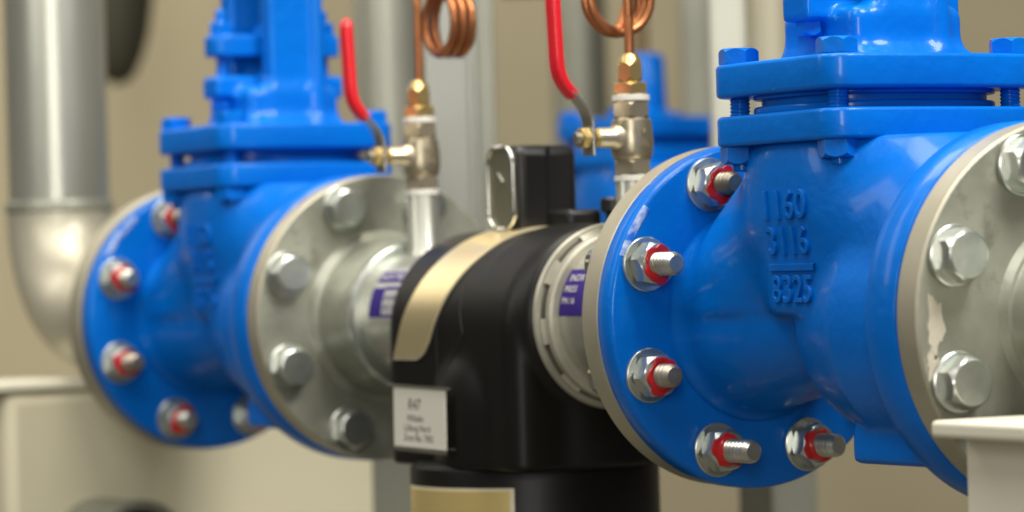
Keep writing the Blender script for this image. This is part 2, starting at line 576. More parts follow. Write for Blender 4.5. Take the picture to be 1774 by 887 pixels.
def emboss(lines):
    out = MB()
    for txt, size, cx, cz, wsc in lines:
        if txt == '-':
            t = MB()
            nx = 12
            vs = []; fs = []
            for i in range(nx + 1):
                for (y, z) in ((-.028, 0), (-.020, .026), (.020, .026), (.028, 0)):
                    vs.append((-.27 + .54 * i / nx, y, z))
            for i in range(nx):
                for j in range(3): fs.append((i * 4 + j, i * 4 + j + 1, i * 4 + 5 + j, i * 4 + 4 + j))
            t.add(vs, fs)
        else:
            t = text_mb(txt, size, 0.019, bevel=0.004, spacing=1.04)
            t.v = [(v[0] * wsc, v[1], v[2] + 0.006) for v in t.v]
        vs = []
        for x, y, z in t.v:
            hit = body_bvh.ray_cast(Vector((cx + x, -3, cz + y)), Vector((0, 1, 0)))
            yy = hit[0].y if hit[0] is not None else -0.8
            vs.append((cx + x, yy - z + 0.004, cz + y))
        out.add(vs, t.f)
    return out


text_mesh = mesh_from('casting_mark', emboss([('1160', 0.262, 0.10, 0.735, 1.0), ('3116', 0.25, 0.11, 0.50, 0.97), ('-', 0, 0.12, 0.335, 1), ('8325', 0.25, 0.12, 0.185, 0.97)]), BLUE, 40)


def outline(hx, hy, rc, bulge):
    pts = []
    for cx, cy, a0 in ((hx - rc, hy - rc, 0), (-(hx - rc), hy - rc, 90), (-(hx - rc), -(hy - rc), 180), (hx - rc, -(hy - rc), 270)):
        for i in range(13):
            a = math.radians(a0 + 90 * i / 12)
            pts.append((cx + rc * math.cos(a), cy + rc * math.sin(a)))
    # subdivide straight edges so they can bulge
    out = []
    n = len(pts)
    for i, p in enumerate(pts):
        q = pts[(i + 1) % n]
        out.append(p)
        l = math.hypot(q[0] - p[0], q[1] - p[1])
        if l > 0.2:
            for k in range(1, 12):
                out.append((p[0] + (q[0] - p[0]) * k / 12, p[1] + (q[1] - p[1]) * k / 12))
    res = []
    for x, y in out:
        bx = bulge * (1 - (y / hy) ** 2) * (1 if x > 0 else -1) * min(1, abs(x) / (hx * .8))
        res.append((x + bx, y))
    return res


OUT = outline(0.715, 0.86, 0.17, 0.07)
low_fl = mesh_from('body_flange', MB().prism(OUT, 1.15, 1.352, 0.028), BLUE, 40)
def oval(a_, b_, p=2.6):
    return [(a_ * math.copysign(abs(math.cos(t)) ** (2 / p), math.cos(t)), b_ * math.copysign(abs(math.sin(t)) ** (2 / p), math.sin(t))) for t in [2 * PI * (i + .5) / 72 for i in range(72)]]


gas = mesh_from('gasket_face', MB().prism(oval(.66, .79), 1.345, 1.405, 0.02).prism(oval(.66, .79), 1.45, 1.48, 0.01), BLUE, 40)
gask = mesh_from('gasket', MB().prism(oval(.61, .74), 1.40, 1.455, 0.005), BLUE, 40)


def bonnet_sdf(X, Y, Z):
    fl2 = 1.70
    base = s_rbox(X, Y, Z, (0.0, 0.0, 1.78), (0.43, 0.45, 0.26), 0.09)
    pack = s_rbox(X, Y, Z, (0, 0, 2.05), (0.15, 0.63, 0.10), 0.03)
    mid = s_cone(X, Y, Z, (0, 0, 1.7), (0, 0, 2.2), 0.22, 0.20, True)
    d = smin(base, mid, 0.06)
    arm1 = s_rbox(X, Y, Z, (0.33, 0.02, 2.9), (0.10, 0.25, 1.35), 0.03)
    rib1 = s_rbox(X, Y, Z, (0.42, 0.22, 2.9), (0.07, 0.05, 1.35), 0.03)
    arm2 = s_rbox(X, Y, Z, (-0.34, -0.12, 2.9), (0.11, 0.18, 1.35), 0.04)
    d = smin(d, smin(arm1, rib1, 0.04), 0.12)
    d = smin(d, arm2, 0.12)
    d = smin(d, pack, 0.05)
    # flare on to the flange
    sk = s_rbox(X, Y, Z, (0.05, 0.0, 1.66), (0.47, 0.46, 0.06), 0.04)
    d = smin(d, sk, 0.14)
    bridge = s_rbox(X, Y, Z, (0, 0, 4.2), (0.48, 0.3, 0.14), 0.06)
    d = smin(d, bridge, 0.08)
    d = smax(d, 1.62 - Z, 0.01)
    return d


bonnet_mesh, _, _ = nets_mesh('bonnet', bonnet_sdf, (-0.62, -0.72, 1.5), (0.68, 0.72, 4.42), 0.026, BLUE)
top_fl = mesh_from('bonnet_flange', MB().prism(OUT, 1.476, 1.70, 0.03), BLUE, 40)

bb = hexa(0.0, 0.105, 0.275, 'Z')
bb.xf(Matrix.Translation((0, 0, 1.705)))
b2 = hexa(0.0, -0.115, 0.285, 'Z')
b2.xf(Matrix.Translation((0, 0, 1.148)))
bb.add(b2.v, b2.f)
bb.lathe(thread_prof(1.03, 1.50, 0.068, 0.024, 0.007), 24, 'Z')
bb.lathe([(0.985, 0.0), (0.985, 0.05), (0.995, 0.06), (1.04, 0.06)], 24, 'Z')
bonnet_bolt = mesh_from('bonnet_bolt', bb, BLUE, 30)

g = MB().prism([(x, y) for x, y in outline(0.15, 0.63, 0.10, 0.03)], 2.32, 2.51, 0.03)
g.lathe([(2.51, 0.17), (2.60, 0.16), (2.61, 0.12)], 32, 'Z')
gland = mesh_from('gland_flange', g, BLUE, 40)
gb = hexa(0.0, 0.12, 0.22, 'Z'); gb.xf(Matrix.Translation((0, 0, 2.51)))
gb.lathe([(1.9, .05), (2.72, .05), (2.74, .03)], 18, 'Z')
g2 = hexa(0.0, -0.10, 0.20, 'Z'); g2.xf(Matrix.Translation((0, 0, 1.955))); gb.add(g2.v, g2.f)
gland_bolt = mesh_from('gland_bolt', gb, BLUE, 30)
stem_mesh = mesh_from('stem', MB().lathe([(1.9, .10)] + thread_prof(2.6, 4.7, .10, .05, .014) + [(4.72, 0.0)], 24, 'Z'), STEELH, 30)
bfl_L = MB().lathe([(XL - BW, 0.4), (XL - BW, OD - 0.01), (XL - BW + 0.01, OD), (XL - 0.035, OD), (XL - 0.012, OD - 0.010), (XL, OD - 0.034), (XL, 0.4)], 128)
bfl_R = MB().lathe([(XR, 0.4), (XR, OD - 0.034), (XR + 0.012, OD - 0.01), (XR + 0.035, OD), (XR + BWR - 0.01, OD), (XR + BWR, OD - 0.01), (XR + BWR, 0.4)], 128)
flL_mesh = mesh_from('flange', bfl_L, BLUE, 50)
flR_mesh = mesh_from('flange', bfl_R, BLUE, 50)


def gate_valve(uc, label, ext_l, ext_r, bolts=True, marks=True):
    t = thing('gate_valve', label, 'valve', (uc, 0, 0), 'blue gate valves')
    put('body', body_mesh, t)
    put('flange', flL_mesh, t); put('flange', flR_mesh, t)
    put('body_flange', low_fl, t); put('gasket_face', gas, t); put('gasket', gask, t)
    bf = put('bonnet_flange', top_fl, t)
    put('bonnet', bonnet_mesh, t)
    for x, y in ((-.56, -.70), (.56, -.70), (.56, .70), (-.56, .70)):
        put('bonnet_bolt', bonnet_bolt, t, (x, y, 0), (0, 0, random.uniform(-.35, .35)))
    put('gland_flange', gland, t)
    for y in (-.50, .50): put('gland_bolt', gland_bolt, t, (0, y, 0), (0, 0, random.uniform(0, 1)))
    put('stem', stem_mesh, t)
    if marks: put('casting_mark', text_mesh, t)
    if bolts:
        flange_bolts(t, XL, True, ext_l)
        flange_bolts(t, XR, False, ext_r)
    return t


UA, UB = 1.36, 10.34
vL = gate_valve(UA, 'blurred blue gate valve on the left, between the elbow pipe and the black housing', (0.40, 0.34, 0.40, 0.34), (0.34,))
vR = gate_valve(UB, 'large sharp blue gate valve on the right with cast digits on its body', (0.40, 0.40, 0.34, 0.40, 0.34, 0.47, 0.40, 0.34), (0.34,))

# ------------------------------------------------------------------ grey flanged pipes
def rim(x0, x1, od, t):
    part('flange_rim', MB().lathe([(x0 + .006, od - .02), (x0 + .006, od - .004), (x0 + .014, od + .004), (x1 - .016, od + .004), (x1 - .004, od - .006), (x1 - .004, od - .03)], 128), EDGE, t)


def gflange(x0, x1, face_right, rin=0.4, od=1.20):
    """disc between x0 and x1, raised joint"""
    return [(x0, rin), (x0, od - 0.012), (x0 + 0.010, od), (x1 - 0.012, od), (x1, od - 0.012), (x1, rin)]


# left: vertical pipe, bend, flange
t = thing('elbow_pipe', 'galvanised pipe dropping down the left edge and bending into the left valve', 'pipe', (-3.6, 0, 0))
u0 = UA + XL - BW - GW
d0 = 3.6
part('flange', MB().lathe(gflange(u0 + d0 - .04, u0 + GW + d0 - 0.012, True, od=1.232), 96), EDGE, t)
R_ = 1.06; rp = 0.53
pts = [(u0 + 0.05 + d0, 0, 0)]
for i in range(25):
    a = PI / 2 * i / 24
    pts.append((R_ - R_ * math.sin(a), 0, R_ - R_ * math.cos(a)))
pts.append((0, 0, 1.12))
part('bend', MB().tube(pts, rp * 1.01, 56), mat('warm_grey_bend', (0.46, 0.43, 0.335), .42, .45, var=(.52, .49, .39), vs=5, bump=.15, bs=50), t, sharp=60)
part('pipe', MB().lathe([(1.12, rp * .97), (6.0, rp * .97)], 64, 'Z'), GALVP, t)
part('weld_seam', MB().lathe([(1.07, rp * 1.0), (1.09, rp * 1.035), (1.14, rp * 1.045), (1.18, rp * 1.02), (1.19, rp * .97)], 64, 'Z'), GALV, t)

PEEL = mat('peeled_primer', (0.48, 0.44, 0.35), 0.75, var=(0.56, 0.52, 0.42), vs=30, bump=0.4, bs=90, spots=((0.12, 0.09, 0.06), 60, 0.70))
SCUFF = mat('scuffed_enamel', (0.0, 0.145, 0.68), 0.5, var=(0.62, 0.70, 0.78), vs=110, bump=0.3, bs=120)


def blot(cy, cz, hw, hh, seed, x=0.0, t=0.004):
    """thin irregular fleck lying on a flange face (normal +X)"""
    rn = random.Random(seed); n = 40
    ph = [rn.uniform(0, 6.28) for _ in range(5)]
    pts = []
    for i in range(n):
        a = 2 * PI * i / n
        k = 1 + .16 * math.sin(3 * a + ph[0]) + .12 * math.sin(5 * a + ph[1]) + .09 * math.sin(8 * a + ph[2]) + .07 * math.sin(13 * a + ph[3])
        pts.append((cy + hw * k * math.cos(a), cz + hh * k * math.sin(a)))
    mb = MB()
    return mb.add([(x, y, z) for y, z in pts] + [(x + t, cy + (y - cy) * .97, cz + (z - cz) * .97) for y, z in pts],
                  [tuple(range(n))[::-1], tuple(range(n, 2 * n))] + [(i, (i + 1) % n, n + (i + 1) % n, n + i) for i in range(n)])


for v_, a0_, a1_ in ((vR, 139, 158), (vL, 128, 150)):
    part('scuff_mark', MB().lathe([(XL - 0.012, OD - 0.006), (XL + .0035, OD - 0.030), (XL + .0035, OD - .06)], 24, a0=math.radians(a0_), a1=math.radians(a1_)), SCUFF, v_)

# middle left spool
uL = UA + XR + BWR            # blue outer face
t = thing('flanged_pipe', 'grey flanged pipe with purple sticker joining the left valve to the black housing', 'pipe', (uL, 0, 0), 'grey flanged pipe spools')
part('flange', MB().lathe(gflange(0.012, GW, True, od=1.195), 128), GALV, t)
rim(.012, GW, 1.195, t)
part('gasket', MB().lathe([(0, .4), (0, 1.0), (.013, 1.0), (.013, .4)], 64), DARK, t)
part('hub', MB().lathe([(GW - .01, .74), (GW + .03, .70), (GW + .06, .665), (GW + .12, .655), (.62, .605), (.70, .60)], 96), GALV, t)
part('collar', MB().lathe([(.69, .50), (.69, .605), (.71, .62), (.75, .62), (.775, .60), (.775, .50)], 96), ZINC, t)
part('pipe', MB().lathe([(.70, .525), (1.95, .525)], 96), GALVP, t)


def wrapX(mb, r, x0, ang0):
    """flat (x along axis, y along arc) -> on cylinder about X; ang measured from -Y upwards"""
    vs = []
    for x, y, z in mb.v:
        a = ang0 + y / r
        vs.append((x0 + x, -(r + z) * math.cos(a), (r + z) * math.sin(a)))
    mb.v = vs
    return mb


def patch(w, h, nx=4, ny=24, t=0.004, x0=0., y0=0.):
    mb = MB(); vs = []; fs = []
    for k in (0, t):
        for i in range(nx + 1):
            for j in range(ny + 1):
                vs.append((x0 + w * i / nx, y0 + h * j / ny, k))
    n = (nx + 1) * (ny + 1)
    I = lambda k, i, j: k * n + i * (ny + 1) + j
    for i in range(nx):
        for j in range(ny):
            fs.append((I(1, i, j), I(1, i + 1, j), I(1, i + 1, j + 1), I(1, i, j + 1)))
            fs.append((I(0, i, j), I(0, i, j + 1), I(0, i + 1, j + 1), I(0, i + 1, j)))
    for i in range(nx):
        fs.append((I(0, i, 0), I(0, i + 1, 0), I(1, i + 1, 0), I(1, i, 0)))
        fs.append((I(0, i, ny), I(1, i, ny), I(1, i + 1, ny), I(0, i + 1, ny)))
    for j in range(ny):
        fs.append((I(0, 0, j), I(1, 0, j), I(1, 0, j + 1), I(0, 0, j + 1)))
        fs.append((I(0, nx, j), I(0, nx, j + 1), I(1, nx, j + 1), I(1, nx, j)))
    return mb.add(vs, fs)


def text_rows(rows, r, x0, ang0, sx=1.0):
    out = MB()
    for txt, size, x, y in rows:
        tm = text_mb(txt, size, 0.0, 'LEFT')
        tm.v = [(a * sx + x, b + y, c + 0.007) for a, b, c in tm.v]
        wrapX(tm, r, x0, ang0)
        out.add(tm.v, tm.f)
    return out


st = part('sticker', wrapX(patch(.62, .46), .526, .92, -0.02), STICK, t)
pr = MB()
for w, h, x, y in ((.62, .11, 0, .32), (.20, .25, 0, .02), (.42, .03, .18, .25), (.40, .025, .18, .02)):
    q = wrapX(patch(w, h, 3, 8, .003, x, y), .5305, .92, -0.02); pr.add(q.v, q.f)
part('printed_band', pr, PURPLE, st)
part('lettering', text_rows([('INOX PRESS', .085, .02, .372)], .528, .92, -0.02), PAPER, st)
part('small_print', text_rows([('DN100 PN16', .08, .19, .18), ('139.7 EN', .075, .19, .10)], .528, .92, -0.02), PURPLE, st)

# middle right spool
uR = UB + XL - BW - GW       # outer (left) face of the grey flange
uE = 6.95
t = thing('flanged_pipe', 'short grey flanged pipe between the black housing and the right valve', 'pipe', (uE, 0, 0), 'grey flanged pipe spools')
LL = uR - uE
part('flange', MB().lathe(gflange(LL, LL + GW - 0.012, False, od=1.205), 128), EDGE, t)
part('gasket', MB().lathe([(LL + GW - .014, .4), (LL + GW - .014, 1.08), (LL + GW + .001, 1.08), (LL + GW + .001, .4)], 64), DARK, t)
part('hub', MB().lathe([(LL + .02, .76), (LL - .05, .70), (LL - .25, .66), (LL - .45, .62), (LL - .5, .58), (LL - .5, .50)], 96), GALV, t)
part('pipe', MB().lathe([(-.1, .555), (LL - .4, .555)], 96), GALVP, t)
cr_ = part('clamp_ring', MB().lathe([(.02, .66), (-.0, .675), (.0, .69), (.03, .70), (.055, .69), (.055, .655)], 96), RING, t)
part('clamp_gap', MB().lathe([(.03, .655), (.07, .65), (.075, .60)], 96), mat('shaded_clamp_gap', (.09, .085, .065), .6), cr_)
part('clamp_band', MB().lathe([(.09, .56), (.09, .625), (.105, .64), (.15, .635), (.165, .615), (.165, .56)], 96), RING, t)
for k in range(9):
    a = math.radians(20 + k * 40)
    mb = MB().lathe([(.05, .62), (.05, .672), (.085, .668), (.10, .63)], 7, a0=a, a1=a + math.radians(17), close=True)
    part('clamp_lug', mb, RING, cr_)
st = part('sticker', wrapX(patch(.34, .37), .556, .14, 0.03), PURPLE, t)
part('lettering', text_rows([('INOX', .08, .08, .29), ('PRESS', .07, .06, .20), ('PN 16', .07, .06, .11)], .5605, .14, 0.03), PAPER, st)

# right pipe
uF = UB + XR + BWR
t = thing('flanged_pipe', 'grey flanged pipe with hex bolt heads leaving the right valve at the right edge', 'pipe', (uF, 0, 0), 'grey flanged pipe spools')
part('flange', MB().lathe(gflange(0.012, GW, True, od=1.205), 128), GALV, t)
rim(.012, GW, 1.205, t)
part('peeling_paint', blot(-1.07, -.03, .06, .17, 3, GW).add(*(lambda q: (q.v, q.f))(blot(-1.10, -.27, .04, .09, 8, GW))), PEEL, t)
part('gasket', MB().lathe([(0, .4), (0, 1.08), (.013, 1.08), (.013, .4)], 64), DARK, t)
part('hub', MB().lathe([(GW - .01, .60), (GW + .02, .575), (GW + .035, .565), (GW + .05, .555), (GW + .055, .53), (GW + .07, .52), (GW + .5, .50)], 96), GALV, t)
part('pipe', MB().lathe([(GW + .45, .50), (3.6, .50)], 96), GALVP, t)

# ------------------------------------------------------------------ black housing
HC = 5.87
t = thing('filter_housing', 'black moulded filter housing with gold strips between the two blue valves', 'filter', (HC, 0, 0))


def shell_sdf(X, Y, Z):
    # vault along X
    zc = -0.10
    r = np.where(Z > zc, np.sqrt((Y / 0.80) ** 2 + ((Z - zc) / 0.78) ** 2) * 0.79 - 0.79, (np.abs(Y) - 0.80))
    vault = smax(r, np.abs(X + 0.05) - 1.03, 0.20)
    # round bell in front
    b = np.sqrt((X - 0.16) ** 2 + Y ** 2) - 0.90
    bell = smax(b, Z - 0.02, 0.75)
    d = smin(vault, bell, 0.03)
    # round collar towards the right pipe
    col = smax(np.sqrt(Y ** 2 + Z ** 2) - 0.70, np.abs(X - 0.68) - 0.36, 0.10)
    d = smin(d, col, 0.06)
    d = smax(d, -1.14 - Z, 0.02)
    return d


sm, sp, sF = nets_mesh('shell', shell_sdf, (-1.15, -1.1, -1.25), (1.15, 1.1, 0.85), 0.026, BLACK)
put('shell', sm, t)
sbvh = BVHTree.FromPolygons([Vector(p) for p in sp.tolist()], sF.tolist())
# lower cylinder
LCX = -0.12
low = part('lower_body', MB().lathe([(-1.10, .90), (-1.135, .955), (-1.145, .968), (-1.17, .975), (-4.2, .975), (-4.25, .93), (-4.25, 0)], 128, 'Z', (LCX, 0, 0)), BLACK, t)
part('seam', MB().lathe([(-1.125, .905), (-1.155, .905)], 96, 'Z', (LCX + .1, 0, 0)), DARK, low)

# gold strip over the vault
def strip(x0, x1, zend, off, inset=0.0):
    mb = MB(); vs = []; fs = []
    path = []
    for i in range(61):
        a = PI * i / 60
        path.append((-0.80 * math.cos(a), -0.10 + 0.78 * math.sin(a)))
    path = [(-.80, zend + .0195 * q_) for q_ in range(10)] + path
    n = len(path); nx = 24
    for k in (0, 1):
        for j, (y, z) in enumerate(path):
            y0_, z0_ = path[max(j - 1, 0)]; y1_, z1_ = path[min(j + 1, n - 1)]
            l = math.hypot(y1_ - y0_, z1_ - z0_); ny, nz = -(z1_ - z0_) / l, (y1_ - y0_) / l
            for i in range(nx + 1):
                f = i / nx
                x = x0 + (x1 - x0) * f * (1 + .22 * max(0, z + .3)) + .50 * max(0, z + .30)
                zz = z
                if j < 9:    # rounded lower right corner
                    g_ = max(0.0, (f - .70) / .30)
                    zz = z + .14 * (1 - math.sqrt(max(0.0, 1 - g_ * g_))) * (1 - j / 9)
                x = x0 + (x1 - x0) * f * (1 + .22 * max(0, zz + .3)) + .50 * max(0, zz + .30)
                o = off * (0.2 if k == 0 else 1)
                vs.append((x, y + ny * o, zz + nz * o))
    I = lambda k, j, i: (k * n + j) * (nx + 1) + i
    for j in range(n - 1):
        for i in range(nx):
            fs.append((I(1, j, i), I(1, j, i + 1), I(1, j + 1, i + 1), I(1, j + 1, i)))
            fs.append((I(0, j, i), I(0, j + 1, i), I(0, j + 1, i + 1), I(0, j, i + 1)))
    for j in range(n - 1):
        for i in (0, nx):
            fs.append((I(0, j, i), I(1, j, i), I(1, j + 1, i), I(0, j + 1, i)))
    for i in range(nx):
        for j in (0, n - 1):
            fs.append((I(0, j, i), I(0, j, i + 1), I(1, j, i + 1), I(1, j, i)))
    return mb.add(vs, fs)


gs = part('gold_strip', strip(-0.87, -0.385, -0.30, 0.020), GOLD, t, sharp=50)
bd = strip(-0.88, -0.375, -0.314, 0.016)
part('strip_border', bd, GOLDB, gs, sharp=50)

# mould lines on the bell
def on_shell(pts, r=0.004, lift=0.0):
    out = []
    for a, b in zip(pts[:-1], pts[1:]):
        for i in range(8):
            x = a[0] + (b[0] - a[0]) * i / 8; z = a[1] + (b[1] - a[1]) * i / 8
            o = Vector((x, -3, z)); h = sbvh.ray_cast(o, Vector((0, 1, 0)))
            if h[0] is not None: out.append((h[0].x, h[0].y - lift, h[0].z))
    return MB().tube(out, r, 6)


part('mould_groove', on_shell([(-0.14, -.95), (-0.19, -.5), (-0.20, -.1), (-0.14, .1), (-0.02, .3), (.06, .42)], .005), DARK, t)
part('mould_line', on_shell([(-0.23 + .1, .30), (0.10, .29), (0.16, 0.05), (0.22, -.10), (-.12, -.52)], .006), DARK, t)


# lower gold plate on cylinder
def cylpatch(r, f0, f1, z0, z1, off, n=40):
    az = math.atan2(-CF.y, -CF.x)
    vs = []; fs = []
    for k in (off * .2, off):
        for i in range(n + 1):
            a = az + math.radians(f0 + (f1 - f0) * i / n)
            for z in (z0, z1):
                vs.append((LCX + (r + k) * math.cos(a), (r + k) * math.sin(a), z))
    m_ = 2 * (n + 1)
    for i in range(n):
        a = i * 2
        fs += [(m_ + a, m_ + a + 2, m_ + a + 3, m_ + a + 1), (a, a + 1, a + 3, a + 2), (a, a + 2, m_ + a + 2, m_ + a), (a + 1, m_ + a + 1, m_ + a + 3, a + 3)]
    fs += [(0, m_, m_ + 1, 1), (2 * n, 2 * n + 1, m_ + 2 * n + 1, m_ + 2 * n)]
    return MB().add(vs, fs)


gp = part('gold_plate', cylpatch(.975, -76, -11.5, -1.30, -2.3, .016), mat('gold_foil_plate', (0.80, 0.62, 0.25), 0.34, 0.6, var=(.84, .66, .29), vs=3), t)
part('plate_border', cylpatch(.975, -79, -9.5, -1.278, -2.32, .011), GOLDB, gp)
# dashes above the seam
ds = MB()
for x in (-.38, -.10, .12):
    h = sbvh.ray_cast(Vector((x, -3, -.985)), Vector((0, 1, 0)))
    if h[0] is not None: ds.box(x, x + .10, h[0].y - .004, h[0].y + .02, -.99, -.982)
part('moulded_dash', ds, GREYST, t)

# clip block on top
cl = thing('latch_block', 'black latch block with oval polished rim standing on the black housing', 'latch', (HC + 0.0, 0.07, 0.66))
blk = part('block', MB().box(-.37, .07, -.26, .30, -0.06, .675), BLACKG, cl, bevel=.085)
part('rib', MB().box(.07, .085, .005, .03, .0, .66), BLACKG, cl)


def stadium(hw, hh, n=12, r=None):
    r = r or hw * .72
    pts = []
    for cx, cz, a0 in ((hw - r, hh - r, 0), (-(hw - r), hh - r, 90), (-(hw - r), -(hh - r), 180), (hw - r, -(hh - r), 270)):
        for i in range(n):
            a = math.radians(a0 + 90 * i / (n - 1)); pts.append((cx + r * math.cos(a), cz + r * math.sin(a)))
    return pts


o1 = stadium(.195, .32); 
rimp = [(x - .15, -.285, z + .345) for x, z in o1]
part('rim', MB().tube(rimp + rimp[:1], .019, 10), CHROME, cl, sharp=60)
pl = MB(); n = len(o1)
vs = [(x * .98 - .15, y, z * .98 + .345) for y in (-.275, -.25) for x, z in o1]
pl.add(vs, [tuple(range(n)), tuple(range(n, 2 * n))[::-1]] + [(i, (i + 1) % n, n + (i + 1) % n, n + i) for i in range(n)])
part('plate', pl, CLIPIN, cl, sharp=30)
part('scratch_mark', MB().tube([(-.20, -.278, .46), (-.12, -.278, .39)], .012, 8), CHROME, cl)
part('foot', MB().box(-.10, .40, .0, .30, -.02, .16), BLACKG, cl, bevel=.04)
part('knob', MB().lathe([(.05, .05), (.22, .06), (.24, .10), (.33, .10), (.345, .085), (.345, 0)], 32, 'Z', (.50, .34, -.10)), BLACKG, cl)

# card on the housing
cd = thing('tag_card', 'small white card with handwritten R47 stuck low on the black housing', 'label', (5.66, -.965, -.755))
part('card', MB().box(-.40, .42, -.008, .008, -.245, .235), PAPER, cd, bevel=.004)
part('clip_bar', MB().box(-.48, .49, -.02, .005, .235, .25), STEELH, cd)
part('lower_rail', MB().box(-.38, .42, -.014, .006, -.262, -.225), STEELH, cd)
tx = MB()
for s_, size, x, z, sh in (('R47', .125, -.06, .10, .2), ('Wilhelm', .078, -.05, -.005, 0), ('Lüftung Nord', .076, -.02, -.08, 0), ('Zone Bac. 7002', .074, .0, -.155, 0)):
    q = text_mb(s_, size, 0.0)
    tx.add([(a + x + sh * b, -.0095, b + z) for a, b, c in q.v], q.f)
part('handwriting', tx, INK, cd)
for o in (cd,): o.rotation_euler = (0, math.radians(1.0), 0)


# ------------------------------------------------------------------ ball valves with red levers
def ball_valve(u, zb, label, lean=0.0):
    t = thing('ball_valve', label, 'valve', (u, 0, zb), 'small lever ball valves', (0, 0, 0))
    t.rotation_euler = (0, lean, 0)
    o = lambda z: z - zb
    part('nipple', MB().lathe([(o(zb - .04), .165), (o(zb + .02), .15), (o(zb + .05), .132), (o(1.0), .132), (o(1.02), .125)], 40, 'Z'), GALVP, t)
    part('sealing_tape', MB().lathe([(o(1.0), .125), (o(1.005), .14), (o(1.045), .14), (o(1.05), .12)], 32, 'Z'), PTFE, t)
    def hz(z0, z1, ac, m_, nm):
        h = hexa(o(z0), o(z1), ac, 'Z', both=True); part(nm, h, m_, t, rot=(0, 0, math.radians(-2)), sharp=30)
    hz(1.045, 1.165, .30, NICKEL, 'lower_hex')
    b_ = part('body', MB().lathe([(o(1.155), .12), (o(1.17), .138), (o(1.19), .150), (o(1.22), .155), (o(1.30), .160), (o(1.42), .150), (o(1.455), .146), (o(1.475), .12)], 48, 'Z'), NICKEL, t)
    bt = MB()
    for s_, z in (('DN', 1.36), ('PN40', 1.27)):
        q = text_mb(s_, .075, .004)
        for a, b, c in q.v:
            an = -0.02 + a / .158
            az = math.atan2(-CF.y, -CF.x) + .35 + an
            rr = .158 + c
            bt.v.append((rr * math.cos(az), rr * math.sin(az), o(z) + b))
        k = len(bt.v) - len(q.v)
        bt.f += [tuple(i + k for i in f) for f in q.f]
    part('cast_mark', bt, NICKEL, b_)
    hz(1.465, 1.60, .295, NICKEL, 'upper_hex')
    part('sealing_tape', MB().lathe([(o(1.595), .125), (o(1.60), .140), (o(1.64), .140), (o(1.645), .12)], 32, 'Z'), PTFE, t)
    hz(1.64, 1.735, .275, BRASS, 'bushing')
    hz(1.745, 1.89, .205, BRASS, 'tube_nut')
    part('ferrule', MB().lathe([(o(1.73), .07), (o(1.75), .07), (o(1.88), .088), (o(1.90), .084), (o(1.945), .055), (o(1.95), .03)], 32, 'Z'), BRASS, t)
    # stem boss towards -q
    z = o(1.325)
    bs_ = part('stem_boss', MB().lathe([(-.10, .115), (-.15, .095), (-.19, .078), (-.29, .076), (-.31, .068), (-.31, .05), (-.40, .045)], 32, 'Y', (0, 0, z)), NICKEL, t)
    part('gland_nut', MB().add(*(lambda h: (h.v, h.f))(hexa(-.300, -.345, .155, 'Y'))), BRASS, t, (0, 0, z), sharp=30)
    part('stem_nut', MB().add(*(lambda h: (h.v, h.f))(hexa(-.392, -.455, .165, 'Y'))), BRASS, t, (0, 0, z), sharp=30)
    part('stem_end', MB().lathe([(-.44, .045), (-.485, .045), (-.495, .035), (-.495, 0)], 20, 'Y', (0, 0, z)), STEELH, t)
    lv = MB().tube([(0, -.372, z - .13), (0, -.375, z - .11), (0, -.375, z + .10), (0, -.385, z + .15), (0, -.42, z + .22), (0, -.49, z + .30), (0, -.56, z + .36)], 0, 20,
                   flat=((1, 0, 0), lambda f: .085 - .02 * f, lambda f: .016))
    lever = part('lever', lv, STEELH, t, sharp=50)
    pa = [(-.505, .315), (-.54, .345), (-.585, .40), (-.615, .455), (-.63, .52), (-.637, .60), (-.64, .72), (-.645, .85), (-.65, .95), (-.652, 1.05), (-.653, 1.10), (-.653, 1.13)]
    def w(f): return .066 * (1 - max(0, (f - .86) / .14) ** 2 * .75) * (1 - .1 * math.exp(-((f - 0.0) / .03) ** 2))
    part('grip', MB().tube([(0, y, z + zz) for y, zz in pa], 0, 22, flat=((1, 0, 0), w, lambda f: .042 * (1 - max(0, (f - .86) / .14) ** 2 * .7))), LEVER, lever, sharp=60)
    return t


ball_valve(4.07, .50, 'blurred ball valve with red lever on the left, whose grip ends below the photo edge', math.radians(-1.0))
ball_valve(7.31, .55, 'sharper ball valve with red lever cut by the photo top, right of the black latch', 0)


